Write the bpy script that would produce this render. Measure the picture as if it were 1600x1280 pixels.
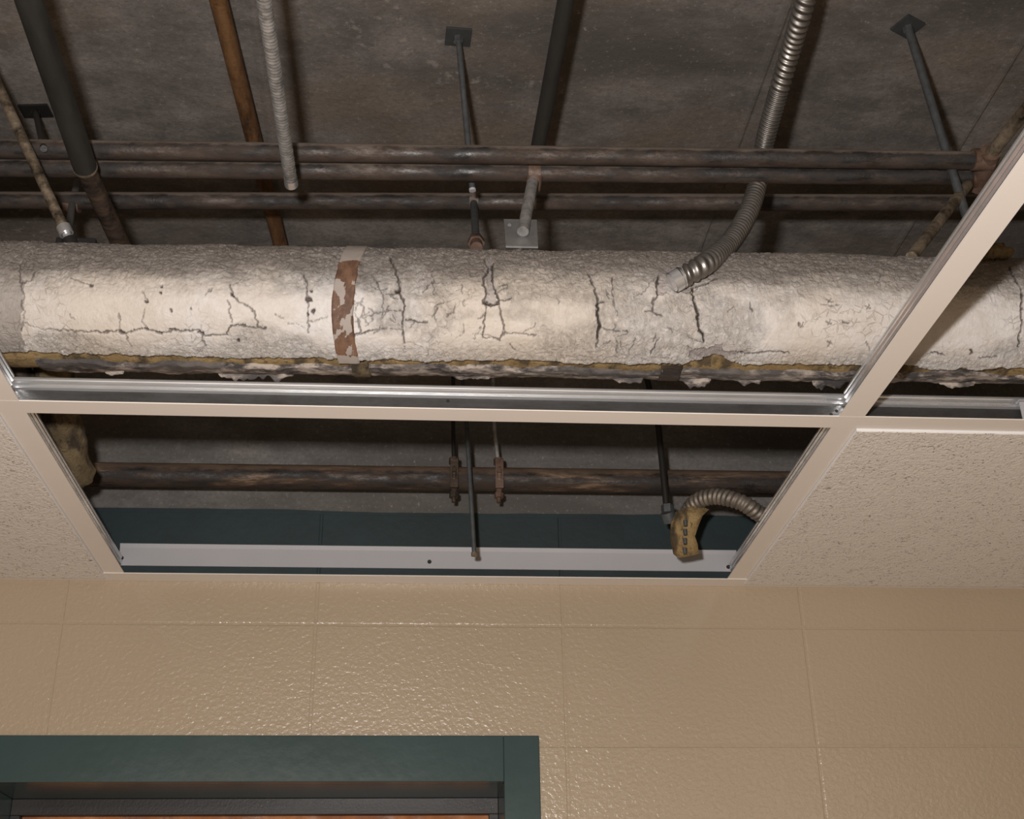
import bpy, bmesh, math, random
import numpy as np
from mathutils import Vector, Matrix
random.seed(7); rng = np.random.default_rng(7)
for o in list(bpy.data.objects): bpy.data.objects.remove(o)
S = bpy.context.scene; C = S.collection

# ------------------------------------------------------------------ camera
CZ = 1.63                                    # eye height above the floor
YAW, PITCH, ROLL, F = .0792, .4611, -.0162, 1981.7
fw = Vector((math.sin(YAW)*math.cos(PITCH), math.cos(YAW)*math.cos(PITCH), math.sin(PITCH)))
r0 = Vector((math.cos(YAW), -math.sin(YAW), 0)); u0 = r0.cross(fw)
rt = math.cos(ROLL)*r0 + math.sin(ROLL)*u0; up = -math.sin(ROLL)*r0 + math.cos(ROLL)*u0
cd = bpy.data.cameras.new('camera'); cam = bpy.data.objects.new('camera', cd); C.objects.link(cam)
cd.sensor_width = 36; cd.lens = 36*F/1600; cd.clip_start = .02
M = Matrix.Identity(4)
for i in range(3): M[i][0] = rt[i]; M[i][1] = up[i]; M[i][2] = -fw[i]
M[0][3], M[1][3], M[2][3] = 0, 0, CZ
cam.matrix_world = M; S.camera = cam

# ------------------------------------------------------------------ light, world, exposure
S.view_settings.view_transform = 'Standard'; S.view_settings.look = 'None'
S.view_settings.exposure = 0.0; S.view_settings.gamma = 1.0; S.view_settings.use_curve_mapping = False
w = bpy.data.worlds.new('world'); S.world = w; w.use_nodes = True
w.node_tree.nodes['Background'].inputs[0].default_value = (1, .9, .78, 1)
w.node_tree.nodes['Background'].inputs[1].default_value = .03
def area(name, loc, target, size, power, col, sy=None):
    l = bpy.data.lights.new(name, 'AREA'); l.size = size; l.energy = power; l.color = col
    if sy: l.shape = 'RECTANGLE'; l.size_y = sy
    o = bpy.data.objects.new(name, l); C.objects.link(o); o.location = loc
    o.rotation_euler = (Vector(target)-Vector(loc)).to_track_quat('-Z', 'Y').to_euler(); return o
area('flash_lamp', (-.12, -.02, CZ+.14), (.06, 1.7, CZ+.86), .06, 36, (1, .96, .93))
area('ceiling_lamp_a', (-.9, -1.6, CZ+.78), (-.9, -1.6, 0), 1.2, 62, (1, .88, .74), .6)
area('ceiling_lamp_b', (1.5, -.6, CZ+.78), (1.5, -.6, 0), 1.2, 36, (1, .88, .74), .6)

# ------------------------------------------------------------------ geometry helpers
def dirpx(px, py):
    return (fw*F + rt*(px-800) - up*(py-640)).normalized()
def atz(px, py, z):  d = dirpx(px, py); return d*(z/d.z)            # point at height z above the eye
def aty(px, py, y):  d = dirpx(px, py); return d*(y/d.y)            # point at depth y
def atd(px, py, D):  return dirpx(px, py)*D                         # point at distance D

class MB:
    def __init__(s): s.v = []; s.f = []; s.sm = []
    def add(s, vs, fs, smooth=False):
        n = len(s.v); s.v += [tuple(v) for v in vs]
        s.f += [tuple(i+n for i in f) for f in fs]; s.sm += [smooth]*len(fs); return s
    def box(s, a, b, rot=None, c=None):
        x0, y0, z0 = a; x1, y1, z1 = b
        vs = [Vector(p) for p in ((x0,y0,z0),(x1,y0,z0),(x1,y1,z0),(x0,y1,z0),(x0,y0,z1),(x1,y0,z1),(x1,y1,z1),(x0,y1,z1))]
        if rot is not None: vs = [rot@v + Vector(c) for v in vs]
        return s.add(vs, [(0,3,2,1),(4,5,6,7),(0,1,5,4),(1,2,6,5),(2,3,7,6),(3,0,4,7)])
    def sweep(s, pts, rad, seg=24, caps=True, smooth=True, radf=None):
        pts = [Vector(p) for p in pts]; n = len(pts); t0 = (pts[1]-pts[0]).normalized()
        a = t0.orthogonal().normalized(); vs = []; fs = []; L = 0
        for i in range(n):
            t = (pts[min(i+1, n-1)]-pts[max(i-1, 0)]).normalized()
            a = (a - t*a.dot(t)).normalized(); b = t.cross(a)
            if i: L += (pts[i]-pts[i-1]).length
            r = rad[i] if isinstance(rad, (list, tuple)) else rad
            for k in range(seg):
                ph = 2*math.pi*k/seg; rr = r if radf is None else radf(L, ph, r)
                vs.append(pts[i] + a*(rr*math.cos(ph)) + b*(rr*math.sin(ph)))
        for i in range(n-1):
            for k in range(seg):
                k2 = (k+1) % seg; fs.append((i*seg+k, i*seg+k2, (i+1)*seg+k2, (i+1)*seg+k))
        s.add(vs, fs, smooth)
        if caps:
            s.add(vs[:seg], [tuple(range(seg-1, -1, -1))]); s.add(vs[-seg:], [tuple(range(seg))])
        return s
    def extrude(s, prof, a, b, side, upv):
        a, b, side, upv = Vector(a), Vector(b), Vector(side), Vector(upv); n = len(prof)
        vs = [a+side*x+upv*z for x, z in prof] + [b+side*x+upv*z for x, z in prof]
        fs = [(i, (i+1) % n, n+(i+1) % n, n+i) for i in range(n)]
        s.add(vs, fs); s.add(vs[:n], [tuple(range(n-1, -1, -1))]); s.add(vs[n:], [tuple(range(n))]); return s
    def build(s, name, m, parent=None, bevel=0):
        me = bpy.data.meshes.new(name); vs = np.array(s.v, float); vs[:, 2] += CZ
        if parent is not None: org = np.array(parent.location)
        else: org = np.array([(vs[:,0].min()+vs[:,0].max())/2, (vs[:,1].min()+vs[:,1].max())/2, vs[:,2].min()])
        me.from_pydata((vs-org).tolist(), [], s.f); me.polygons.foreach_set('use_smooth', s.sm); me.update()
        bm = bmesh.new(); bm.from_mesh(me); bmesh.ops.recalc_face_normals(bm, faces=bm.faces); bm.to_mesh(me); bm.free()
        o = bpy.data.objects.new(name, me); C.objects.link(o); me.materials.append(m)
        if parent is not None: o.parent = parent
        else: o.location = org
        if bevel:
            b = o.modifiers.new('bevel', 'BEVEL'); b.width = bevel; b.segments = 2; b.limit_method = 'ANGLE'
        return o
def tag(o, label, cat=None, group=None):
    o['label'] = label
    if cat: o['category'] = cat
    if group: o['group'] = group
    return o
def thing(name, p, label, cat, group=None):
    o = bpy.data.objects.new(name, None); C.objects.link(o); o.empty_display_size = .05
    o.location = (p[0], p[1], p[2]+CZ); return tag(o, label, cat, group)
def struct(name, o=None, p=None):
    if o is None:
        o = bpy.data.objects.new(name, None); C.objects.link(o); o.location = (p[0], p[1], p[2]+CZ)
    o['kind'] = 'structure'; return o
def spline(P, n=12):
    P = [Vector(p) for p in P]; out = []
    for i in range(len(P)-1):
        p0, p1, p2, p3 = P[max(i-1,0)], P[i], P[i+1], P[min(i+2, len(P)-1)]
        for k in range(n):
            t = k/n; out.append(.5*((2*p1)+(p2-p0)*t+(2*p0-5*p1+4*p2-p3)*t*t+(3*p1-p0-3*p2+p3)*t**3))
    return out+[P[-1]]
def resample(P, step):
    out = [P[0]]; acc = 0
    for a, b in zip(P[:-1], P[1:]):
        L = (b-a).length; d = step-acc
        while d <= L: out.append(a.lerp(b, d/L)); d += step
        acc = L-(d-step)
    return out
def hexnut(mb, c, axis, r, h):
    ax = Vector(axis).normalized(); mb.sweep([Vector(c)-ax*h/2, Vector(c)+ax*h/2], r, 6, smooth=False)

# value noise for meshes
def vnoise(x, y, seed=0):
    def h(i, j):
        n = (i*374761393 + j*668265263 + seed*2147483) & 0x7fffffff
        n = ((n ^ (n >> 13))*1274126177) & 0x7fffffff
        return ((n ^ (n >> 16)) & 0xffff)/65535.
    xi = np.floor(x).astype(np.int64); yi = np.floor(y).astype(np.int64); fx = x-xi; fy = y-yi
    fx = fx*fx*(3-2*fx); fy = fy*fy*(3-2*fy)
    return (h(xi,yi)*(1-fx)+h(xi+1,yi)*fx)*(1-fy)+(h(xi,yi+1)*(1-fx)+h(xi+1,yi+1)*fx)*fy
def fbm(x, y, o=4, seed=0):
    s = 0; a = 1; t = 0
    for k in range(o): s = s+a*vnoise(x*2**k, y*2**k, seed+k*17); t += a; a *= .5
    return s/t

# ------------------------------------------------------------------ materials
class NT:
    def __init__(s, name, rough=.6, metal=0., coord='Object'):
        s.m = bpy.data.materials.new(name); s.m.use_nodes = True; s.t = s.m.node_tree; s.n = s.t.nodes
        s.b = s.n['Principled BSDF']; s.b.inputs['Roughness'].default_value = rough; s.b.inputs['Metallic'].default_value = metal
        s.tc = s.n.new('ShaderNodeTexCoord'); s.co = s.tc.outputs[coord]; s.bmp = None
    def L(s, a, b): s.t.links.new(a, b)
    def map(s, sc=(1,1,1), loc=(0,0,0)):
        m = s.n.new('ShaderNodeMapping'); m.inputs['Scale'].default_value = sc; m.inputs['Location'].default_value = loc
        s.L(s.co, m.inputs[0]); return m.outputs[0]
    def noise(s, scale, det=6, rough=.6, sc=(1,1,1), loc=(0,0,0), dist=0):
        n = s.n.new('ShaderNodeTexNoise'); n.inputs['Scale'].default_value = scale; n.inputs['Detail'].default_value = det
        n.inputs['Roughness'].default_value = rough; n.inputs['Distortion'].default_value = dist
        s.L(s.map(sc, loc), n.inputs['Vector']); return n.outputs[0]
    def vor(s, scale, feature='F1', sc=(1,1,1), rnd=1):
        n = s.n.new('ShaderNodeTexVoronoi'); n.feature = feature; n.inputs['Scale'].default_value = scale
        n.inputs['Randomness'].default_value = rnd; s.L(s.map(sc), n.inputs['Vector']); return n.outputs['Distance']
    def ramp(s, x, stops):
        r = s.n.new('ShaderNodeValToRGB'); e = r.color_ramp.elements
        while len(e) < len(stops): e.new(.5)
        for k, (p, c) in enumerate(stops):
            e[k].position = p; e[k].color = (*c, 1) if isinstance(c, tuple) else (c, c, c, 1)
        s.L(x, r.inputs[0]); return r.outputs[0]
    def mix(s, f, a, b, mode='MIX'):
        m = s.n.new('ShaderNodeMix'); m.data_type = 'RGBA'; m.blend_type = mode
        for sock, v in ((m.inputs[0], f), (m.inputs[6], a), (m.inputs[7], b)):
            if hasattr(v, 'is_linked'): s.L(v, sock)
            elif isinstance(v, tuple): sock.default_value = (*v, 1)
            else: sock.default_value = v
        return m.outputs[2]
    def math(s, op, a, b=0.):
        m = s.n.new('ShaderNodeMath'); m.operation = op
        for k, v in ((0, a), (1, b)):
            if hasattr(v, 'is_linked'): s.L(v, m.inputs[k])
            else: m.inputs[k].default_value = v
        return m.outputs[0]
    def attr(s, name):
        a = s.n.new('ShaderNodeAttribute'); a.attribute_name = name; return a.outputs['Fac']
    def bump(s, h, strength, dist):
        b = s.n.new('ShaderNodeBump'); b.inputs['Strength'].default_value = strength; b.inputs['Distance'].default_value = dist
        s.L(h, b.inputs['Height'])
        if s.bmp: s.L(s.bmp, b.inputs['Normal'])
        s.bmp = b.outputs[0]; return s
    def done(s, col, rough=None):
        if isinstance(col, tuple): s.b.inputs['Base Color'].default_value = (*col, 1)
        else: s.L(col, s.b.inputs['Base Color'])
        if rough is not None: s.L(rough, s.b.inputs['Roughness'])
        if s.bmp: s.L(s.bmp, s.b.inputs['Normal'])
        return s.m

def m_concrete(name, base, dark, light, stretch=(.5, 1.6, 1)):
    t = NT(name, .9)
    a = t.noise(1.5, 8, .62, stretch, (3, 1, 0), .6); b = t.noise(9, 8, .7, stretch); c = t.noise(60, 5, .7)
    col = t.ramp(a, [(.36, dark), (.5, base), (.66, light)])
    col = t.mix(t.ramp(b, [(.38, .75), (.62, 0.)]), col, dark)
    brown = t.noise(3.1, 5, .6, (.7, 1.3, 1), (9, 4, 2))
    col = t.mix(t.ramp(brown, [(.5, 0.), (.66, .55)]), col, tuple(x*y for x, y in zip(base, (1.0, .86, .68))))
    spots = t.noise(38, 3, .6, loc=(2, 2, 2)); big = t.noise(2.4, 3, .5, loc=(5, 0, 1))
    sp = t.math('MULTIPLY', t.ramp(spots, [(.6, 0.), (.68, 1.)]), t.ramp(big, [(.52, 0.), (.66, .45)]))
    col = t.mix(sp, col, tuple(min(1, x*1.25) for x in light))
    g = t.noise(130, 4, .75); col = t.mix(t.ramp(g, [(.35, .45), (.5, 0.)]), col, dark); col = t.mix(t.ramp(g, [(.6, 0.), (.72, .5)]), col, tuple(min(1, x*1.5) for x in light))
    t.bump(b, .4, .012); t.bump(c, .4, .003); t.bump(g, .3, .0015)
    return t.done(col)
def m_rust(name, black, brown, tan, rust=.5, metal=.25, rough=.62, along=(1, 5, 5), dust=0.):
    t = NT(name, rough, metal)
    a = t.noise(9, 8, .7, along, (1.3, 0, .4)); b = t.noise(34, 6, .7, (.5, 1.4, 1.4)); c = t.noise(170, 3, .6)
    col = t.ramp(a, [(rust-.1, black), (rust+.0, brown), (rust+.13, tan)])
    col = t.mix(t.ramp(b, [(.5, 0.), (.62, .6)]), col, brown)
    col = t.mix(t.ramp(b, [(.3, .7), (.42, 0.)]), col, black)
    if dust:
        g = t.n.new('ShaderNodeNewGeometry'); sx = t.n.new('ShaderNodeSeparateXYZ'); t.L(g.outputs['Normal'], sx.inputs[0])
        up_ = t.math('ADD', sx.outputs[2], t.math('MULTIPLY', t.math('SUBTRACT', b, .5), 1.1))
        col = t.mix(t.math('MULTIPLY', t.ramp(up_, [(.0, 0.), (.35, 1.)]), dust), col, tan)
        lo = t.math('ADD', t.math('MULTIPLY', sx.outputs[2], -1.), t.math('MULTIPLY', t.math('SUBTRACT', a, .5), 1.2))
        col = t.mix(t.math('MULTIPLY', t.ramp(lo, [(.80, 0.), (.95, 1.)]), dust*.7), col, brown)
    t.bump(b, .4, .002); t.bump(c, .5, .0012)
    return t.done(col, t.ramp(b, [(.35, .35), (.6, .85)]))
def m_metal(name, col, rough=.35, scratch=.2, scale=40, stretch=(1, 1, 1), metal=.9):
    t = NT(name, rough, metal); a = t.noise(scale, 6, .65, stretch); b = t.noise(scale*.2, 4, .6, stretch)
    c2 = tuple(x*(1-scratch) for x in col)
    cc = t.mix(t.ramp(a, [(.35, 0.), (.65, 1.)]), c2, col); cc = t.mix(t.ramp(b, [(.35, .5), (.6, 0.)]), cc, tuple(x*.55 for x in col))
    t.bump(a, .15, .0008)
    return t.done(cc, t.ramp(b, [(.3, min(1, rough+.2)), (.7, rough)]))
def m_paint(name, col, rough=.45, bumpd=.0006, scale=220, var=.06):
    t = NT(name, rough); a = t.noise(scale, 3, .5); b = t.noise(3, 4, .6)
    cc = t.mix(t.ramp(b, [(.3, 0.), (.7, 1.)]), tuple(x*(1-var) for x in col), tuple(min(1, x*(1+var)) for x in col))
    t.bump(a, .5, bumpd); return t.done(cc)

M_slab = m_concrete('bare_concrete', (.168, .149, .137), (.070, .062, .056), (.245, .218, .20), (.85, 1.2, 1))
M_upper = m_concrete('dusty_upper_wall', (.16, .15, .142), (.075, .068, .062), (.25, .235, .225))
def m_beige():
    t = NT('glossy_beige_block_paint', .26)
    a = t.noise(115, 3, .5, (1, 1, 1.1), dist=.3); b = t.noise(1.6, 3, .6)
    col = t.mix(t.ramp(b, [(.3, 0.), (.7, 1.)]), (.365, .287, .202), (.395, .312, .22))
    t.bump(a, .5, .0030); return t.done(col)
M_beige = m_beige()
M_teal = m_paint('dark_teal_paint', (.011, .023, .026), .6, .001, 60, .35)
M_frame = m_paint('green_gloss_enamel', (.038, .064, .064), .22, .0006, 40, .12)
M_framedark = m_paint('shaded_brown_paint', (.008, .0055, .005), .5)  # brown of the stop, darkened to include the shade inside the door recess
M_door = m_rust('orange_brown_wood', (.22, .075, .025), (.36, .13, .04), (.5, .22, .08), .5, 0, .4, (1, 1, 1))
M_white = m_paint('cream_tee_paint', (.77, .705, .645), .38, .0001, 200, .02)
M_strip = m_paint('white_strip_paint', (.40, .395, .41), .4, .0002, 150, .05)
M_galv = m_metal('galvanised_steel_shaded', (.20, .20, .20), .30, .2, 220, (.3, 1, 1), .9)  # tee web: base colour lowered to hold the dark space it mirrors
M_galvb = m_metal('galvanised_steel_lit', (.82, .82, .83), .22, .12, 60, (.2, 1, 1), .8)  # same steel, with the flash shine on the bulb painted into its colour
M_conduit = m_metal('mottled_galvanised_conduit', (.66, .64, .62), .33, .6, 70, (1, 1, 1), .7)
M_rod = m_metal('dull_zinc_rod', (.10, .107, .11), .45, .4, 60, metal=.35)
M_plate = m_metal('dull_grey_plate', (.17, .165, .155), .45, .3, 40, metal=.25)
M_anchor = m_metal('dark_anchor_plate', (.045, .048, .048), .6, .3, 40, metal=.2)
M_flex = m_metal('dull_flexible_metal', (.30, .28, .26), .34, .35, 60)
M_flexb = m_metal('dusty_flexible_metal', (.26, .22, .18), .5, .5, 60, metal=.6)
M_dark = m_metal('dark_painted_pipe', (.040, .038, .034), .5, .5, 18, (1, .3, 1), .2)
M_darkb = m_rust('dark_brown_steel', (.020, .016, .014), (.05, .032, .022), (.09, .06, .042), .5)
M_tanr = m_rust('tan_highlight_tube', (.02, .017, .015), (.13, .10, .07), (.32, .26, .19), .45, .75, .30, (3, 1.5, 3))  # tan mottling puts the highlight along the tubes into the base colour
M_rustp = m_rust('rusty_black_pipe', (.018, .0165, .0158), (.052, .036, .028), (.155, .124, .102), .55, .1, .65, (1, 3, 3), .9)
M_rustw = m_rust('rusty_wall_pipe', (.016, .013, .012), (.052, .031, .019), (.24, .16, .105), .57, .1, .7, (1, 4, 8), .35)
M_orange = m_rust('orange_rust_pipe', (.03, .016, .009), (.10, .046, .017), (.17, .088, .036), .47, .1, .7, (5, 1, 5))
M_fit = m_rust('rusty_fitting', (.03, .018, .012), (.085, .046, .029), (.13, .082, .060), .45, .1, .8, (2, 2, 2))
M_black = m_paint('black_steel', (.012, .011, .010), .5)
def m_fibre(name, a_, b_, dk):
    t = NT(name, .95); a = t.noise(30, 8, .75, (1, 1, 1)); b = t.noise(11, 4, .6, (2.5, 1, 1)); c = t.noise(260, 2, .6)
    col = t.ramp(a, [(.35, b_), (.6, a_)]); col = t.mix(t.ramp(b, [(.40, .85), (.50, 0.)]), col, dk); col = t.mix(t.ramp(t.noise(70, 4, .7), [(.36, .8), (.43, 0.)]), col, dk)
    t.bump(a, .8, .006); t.bump(c, .6, .002); return t.done(col)
M_fibre = m_fibre('yellow_fibreglass', (.34, .235, .105), (.20, .13, .05), (.05, .035, .02))
M_fibred = m_fibre('dirty_fibreglass', (.17, .125, .065), (.09, .062, .03), (.02, .014, .01))
def m_jacket():
    t = NT('cracked_white_plaster', .5)
    dirt, dust, grey = t.attr('dirt'), t.attr('dust'), t.attr('grey')
    big = t.noise(3.2, 3, .5, (1, .3, .3), (2, 0, 0)); mid = t.noise(30, 6, .65); fine = t.noise(150, 5, .7, dist=.5)
    col = t.mix(t.ramp(big, [(.42, 0.), (.58, 1.)]), (.52, .46, .40), (.55, .52, .50))
    col = t.mix(t.ramp(mid, [(.40, .28), (.55, 0.)]), col, (.40, .33, .26))
    vd = t.vor(75, 'DISTANCE_TO_EDGE'); wd = t.noise(70, 3, .6)
    ve = t.math('ADD', vd, t.math('MULTIPLY', t.math('SUBTRACT', wd, .5), .5))
    msk = t.ramp(t.noise(7, 4, .6, loc=(4, 4, 1)), [(.50, 0.), (.62, 1.)])
    hair = t.math('MULTIPLY', t.ramp(t.math('ABSOLUTE', ve), [(0., 1.), (.045, 0.)]), msk)
    col = t.mix(t.math('MULTIPLY', hair, .30), col, (.17, .12, .085))
    dn = t.math('MULTIPLY', dust, t.ramp(mid, [(.3, 1.), (.75, .8)]))
    col = t.mix(dn, col, (.20, .172, .152))
    col = t.mix(grey, col, (.33, .29, .275))
    col = t.mix(dirt, col, (.05, .037, .03))
    wk = t.attr('wrinkle'); wr_ = t.math('MULTIPLY', t.noise(85, 6, .7, (1.3, 1, 1), (7, 1, 3), 1.2), wk); t.bump(wr_, 1., .007); t.bump(fine, .45, .0022); t.bump(mid, .3, .003); t.bump(t.math('MULTIPLY', hair, -1.), .5, .0015)
    return t.done(col)
M_jacket = m_jacket()
def m_lower():
    t = NT('torn_grey_jacket', .8); a = t.noise(22, 8, .7, (1, 2, 2)); b = t.noise(8, 4, .6, (1, 2, 2)); c = t.noise(160, 4, .6)
    col = t.ramp(a, [(.40, (.025, .021, .02)), (.48, (.12, .10, .09)), (.56, (.34, .29, .25))])
    col = t.mix(t.ramp(b, [(.44, .85), (.52, 0.)]), col, (.055, .048, .046))
    t.bump(a, .6, .004); t.bump(c, .5, .0015); return t.done(col)
M_lower = m_lower()
def m_strap():
    t = NT('rusty_brown_strap', .7); a = t.noise(45, 6, .7, (1, 1, .6)); p = t.attr('paint')
    c = t.ramp(a, [(.4, (.075, .036, .020)), (.58, (.155, .082, .048))])
    f = t.ramp(t.math('ADD', p, t.math('SUBTRACT', a, .5)), [(.10, 0.), (.16, 1.)])
    c = t.mix(f, c, (.29, .25, .22)); t.bump(a, .4, .002); return t.done(c)
M_strap = m_strap()
def m_tile():
    t = NT('fissured_ceiling_tile', .85)
    v = t.vor(150, 'F1', (1, 1.25, 1)); n = t.noise(60, 5, .7); g = t.noise(14, 3, .6)
    holes = t.math('MULTIPLY', t.ramp(v, [(.13, 1.), (.24, 0.)]), t.ramp(n, [(.50, 0.), (.58, 1.)]))
    v2 = t.noise(170, 3, .7, (.6, 1, 1), (3, 3, 0), .8)
    fis = t.math('MULTIPLY', t.ramp(v2, [(.62, 0.), (.66, 1.)]), t.ramp(g, [(.45, .3), (.6, 1.)]))
    big = t.math('MULTIPLY', t.ramp(t.noise(75, 4, .75, (.8, 1, 1), (1, 6, 0), 1.), [(.665, 0.), (.685, 1.)]), t.ramp(t.noise(6, 2, .5, loc=(8, 3, 0)), [(.5, 0.), (.56, 1.)]))
    h = t.math('MAXIMUM', t.math('MAXIMUM', holes, fis), big)
    col = t.mix(t.math('MULTIPLY', h, .9), (.79, .735, .68), (.13, .10, .08))
    sc = t.noise(170, 4, .7, (1, .7, 1), (0, 4, 0))
    t.bump(t.math('MULTIPLY', h, -1.), .8, .003); t.bump(sc, .9, .0034); return t.done(col)
M_tile = m_tile()
M_tedge = m_paint('tile_edge_paint', (.74, .73, .73), .6)

# ------------------------------------------------------------------ the room
HC, W, Y1 = .800, 2.371, 1.6265                # drop ceiling height, wall depth, main tee depth
XL, XR = -.574, .6205                          # cross tee centre lines
ZS = 1.55                                      # underside of the slab
PX0, PXP, ZC1, CH = -.669, .4745, .7153, .2286 # block joints
dz, dx = .504, .228                            # outer corner of the door frame
OZ, OX = dz-.083, dx-.066                      # frame opening
DXL = OX-.92                                   # left side of the opening
def wall():
    o = struct('wall_front', p=(0, W, -CZ))
    J = .0018
    def clip(x0, x1, z0, z1):
        fx0, fx1, fz = DXL-.06, dx-.02, dz-.02
        if x1 <= fx0 or x0 >= fx1 or z0 >= fz: return [(x0, x1, z0, z1)]
        out = []
        if x0 < fx0: out.append((x0, fx0, z0, z1))
        if x1 > fx1: out.append((fx1, x1, z0, z1))
        if z1 > fz: out.append((max(x0, fx0), min(x1, fx1), fz, z1))
        return out
    beige, teal, upper = MB(), MB(), MB()
    for r in range(-1, 11):
        z1 = ZC1+CH-r*CH
        for c in range(-5, 7):
            x0 = PX0+c*PXP
            for (a, b, p, q) in clip(x0+J, x0+PXP-J, z1-CH+J, z1-J):
                if b-a < .01 or q-p < .01: continue
                if r == -1: continue
                if r == 0:
                    beige_blk(beige, a, b, p, .802); teal_flat(teal, a, b, .802, q)
                else: beige_blk(beige, a, b, p, q)
    # mortar bed behind the blocks
    for (a, b, p, q) in clip(-3.1, 3.3, -CZ, .802): beige.box((a, W+.0012, p), (b, W+.2, q))
    teal.box((-3.1, W+.0012, .802), (3.3, W+.2, ZC1+CH))
    upper.box((-3.1, W+.001, ZC1+CH), (3.3, W+.2, ZS))
    beige.build('painted_block', M_beige, o); teal.build('teal_course', M_teal, o); upper.build('bare_wall', M_upper, o)
def beige_blk(mb, a, b, p, q):
    e = .0022; y0, y1 = W+.0009, W
    vs = [(a,y0,p),(b,y0,p),(b,y0,q),(a,y0,q),(a+e,y1,p+e),(b-e,y1,p+e),(b-e,y1,q-e),(a+e,y1,q-e)]
    mb.add(vs, [(4,5,6,7),(0,1,5,4),(1,2,6,5),(2,3,7,6),(3,0,4,7)])
teal_flat = beige_blk
wall()
sl = MB(); sl.box((-3.1, -2.6, ZS), (3.3, W+.2, ZS+.15))
for px, py in ((1150, 230), (1497, 230), (424, 200)):    # form-board joints cast in the slab
    x = atz(px, py, ZS).x
    sl.add([(x-.012,.2,ZS),(x-.002,.2,ZS-.003),(x+.003,.2,ZS-.003),(x+.008,.2,ZS),
            (x-.012,W,ZS),(x-.002,W,ZS-.003),(x+.003,W,ZS-.003),(x+.008,W,ZS)], [(0,1,5,4),(1,2,6,5),(2,3,7,6)])
we = MB(); n_ = 260; xs_ = np.linspace(-3.05, 3.25, n_); zz_ = ZC1+CH+.002+.010*(fbm(xs_*3.5, xs_*0, 4, 12)-.3)
we.add([(x_, W-.0004, ZC1+CH-.004) for x_ in xs_]+[(x_, W-.0004, z_) for x_, z_ in zip(xs_, zz_)]+[(x_, W+.002, ZC1+CH-.004) for x_ in xs_]+[(x_, W+.002, z_) for x_, z_ in zip(xs_, zz_)],
       [(k, k+1, n_+k+1, n_+k) for k in range(n_-1)]+[(n_+k, n_+k+1, 3*n_+k+1, 3*n_+k) for k in range(n_-1)])
we.build('painted_edge', M_teal, bpy.data.objects['wall_front'])
struct('ceiling', sl.build('ceiling', M_slab))
M_floor = m_paint('beige_floor', (.46, .42, .37), .4)
struct('floor', MB().box((-3.1, -2.6, -CZ-.1), (3.3, W+.2, -CZ)).build('floor', M_floor))
M_side = m_paint('beige_side_wall', (.45, .36, .25), .4)
struct('wall_left', MB().box((-3.2, -2.6, -CZ), (-3.1, W+.2, ZS)).build('wall_left', M_side))
struct('wall_right', MB().box((3.3, -2.6, -CZ), (3.4, W+.2, ZS)).build('wall_right', M_side))
struct('wall_rear', MB().box((-3.2, -2.7, -CZ), (3.4, -2.6, ZS)).build('wall_rear', M_side))

# door frame
def door():
    o = struct('door_1', p=((dx+DXL)/2, W, -CZ)); T = .083; yf = W-.008
    f = MB(); L0 = DXL-T
    f.box((DXL, yf, OZ), (OX, W+.02, dz)); f.box((OX, yf, -CZ), (dx, W+.02, dz)); f.box((L0, yf, -CZ), (DXL, W+.02, dz))
    f.box((DXL-.02, W+.02, OZ), (OX+.02, W+.23, OZ+.02)); f.box((OX, W+.02, -CZ), (OX+.02, W+.23, OZ)); f.box((DXL-.02, W+.02, -CZ), (DXL, W+.23, OZ))
    f.build('door_frame', M_frame, o, .0015)
    s = MB(); s.box((DXL, W+.165, OZ-.030), (OX, W+.185, OZ)); s.box((OX-.018, W+.165, -CZ), (OX, W+.185, OZ-.030)); s.box((DXL, W+.165, -CZ), (DXL+.018, W+.185, OZ-.030))
    s.build('door_stop', M_framedark, o, .001)
    MB().box((DXL+.003, W+.187, -CZ+.008), (OX-.003, W+.225, OZ-.003)).build('door_leaf', M_door, o)
door()

# ------------------------------------------------------------------ suspended ceiling
FW = .0375
def tee(a, b, side, label, group=None, notch=(0, 0), holes=()):
    a, b = Vector(a), Vector(b); d = (b-a).normalized(); side = Vector(side); U = Vector((0,0,1))
    o = thing('ceiling_tee', (a+b)/2, label, 'ceiling grid tee', group); h = FW/2
    c = MB(); c.extrude([(-h,0),(h,0),(h,.0016),(h-.003,.0016),(h-.003,.0007),(-h+.003,.0007),(-h+.003,.0016),(-h,.0016)], a, b, side, U)
    c.build('face_cap', M_white, o)
    g = MB(); g.extrude([(-h+.001,.0007),(h-.001,.0007),(h-.001,.0015),(.0006,.0015),(.0006,.030),(-.0006,.030),(-.0006,.0015),(-h+.001,.0015)],
                        a+d*notch[0], b-d*notch[1], side, U)
    g.build('web', M_galv, o)
    hp = [(.0006,.0265),(.0034,.0285),(.0034,.0300),(.0016,.0318),(.0016,.0330),(.0040,.0352),(.0040,.0372),(.0024,.0392),(.0024,.0405),(.0036,.0420),(.0036,.0445),(.0018,.0465)]
    k = MB(); k.extrude([(-x_, z_) for x_, z_ in hp]+[(x_, z_) for x_, z_ in reversed(hp)],
                        a+d*(notch[0]+.004), b-d*(notch[1]+.004), side, U)
    k.build('bulb', M_galvb, o)
    for t_, z in holes:
        q = MB(); p = a+d*t_ - side*.0009 + U*z
        q.sweep([p, p+side*.0003], .0026, 12, smooth=False); tag(q.build('slot', M_black, o), 'dark round slot')
    return o
tee((-2.2, Y1, HC), (2.2, Y1, HC), (0,1,0), 'long cream main tee with shiny web, running left to right below the plastered pipe', holes=((2.2+.037,.022),(2.2+.597,.012),(2.2+.606,.018)))
tee((XR+.010, .32, HC+.0002), (XR, Y1-FW/2, HC+.0002), (1,0,0), 'long cream cross tee slanting up to the right edge, in front of the plastered pipe', notch=(0,-.012), holes=())
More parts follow.
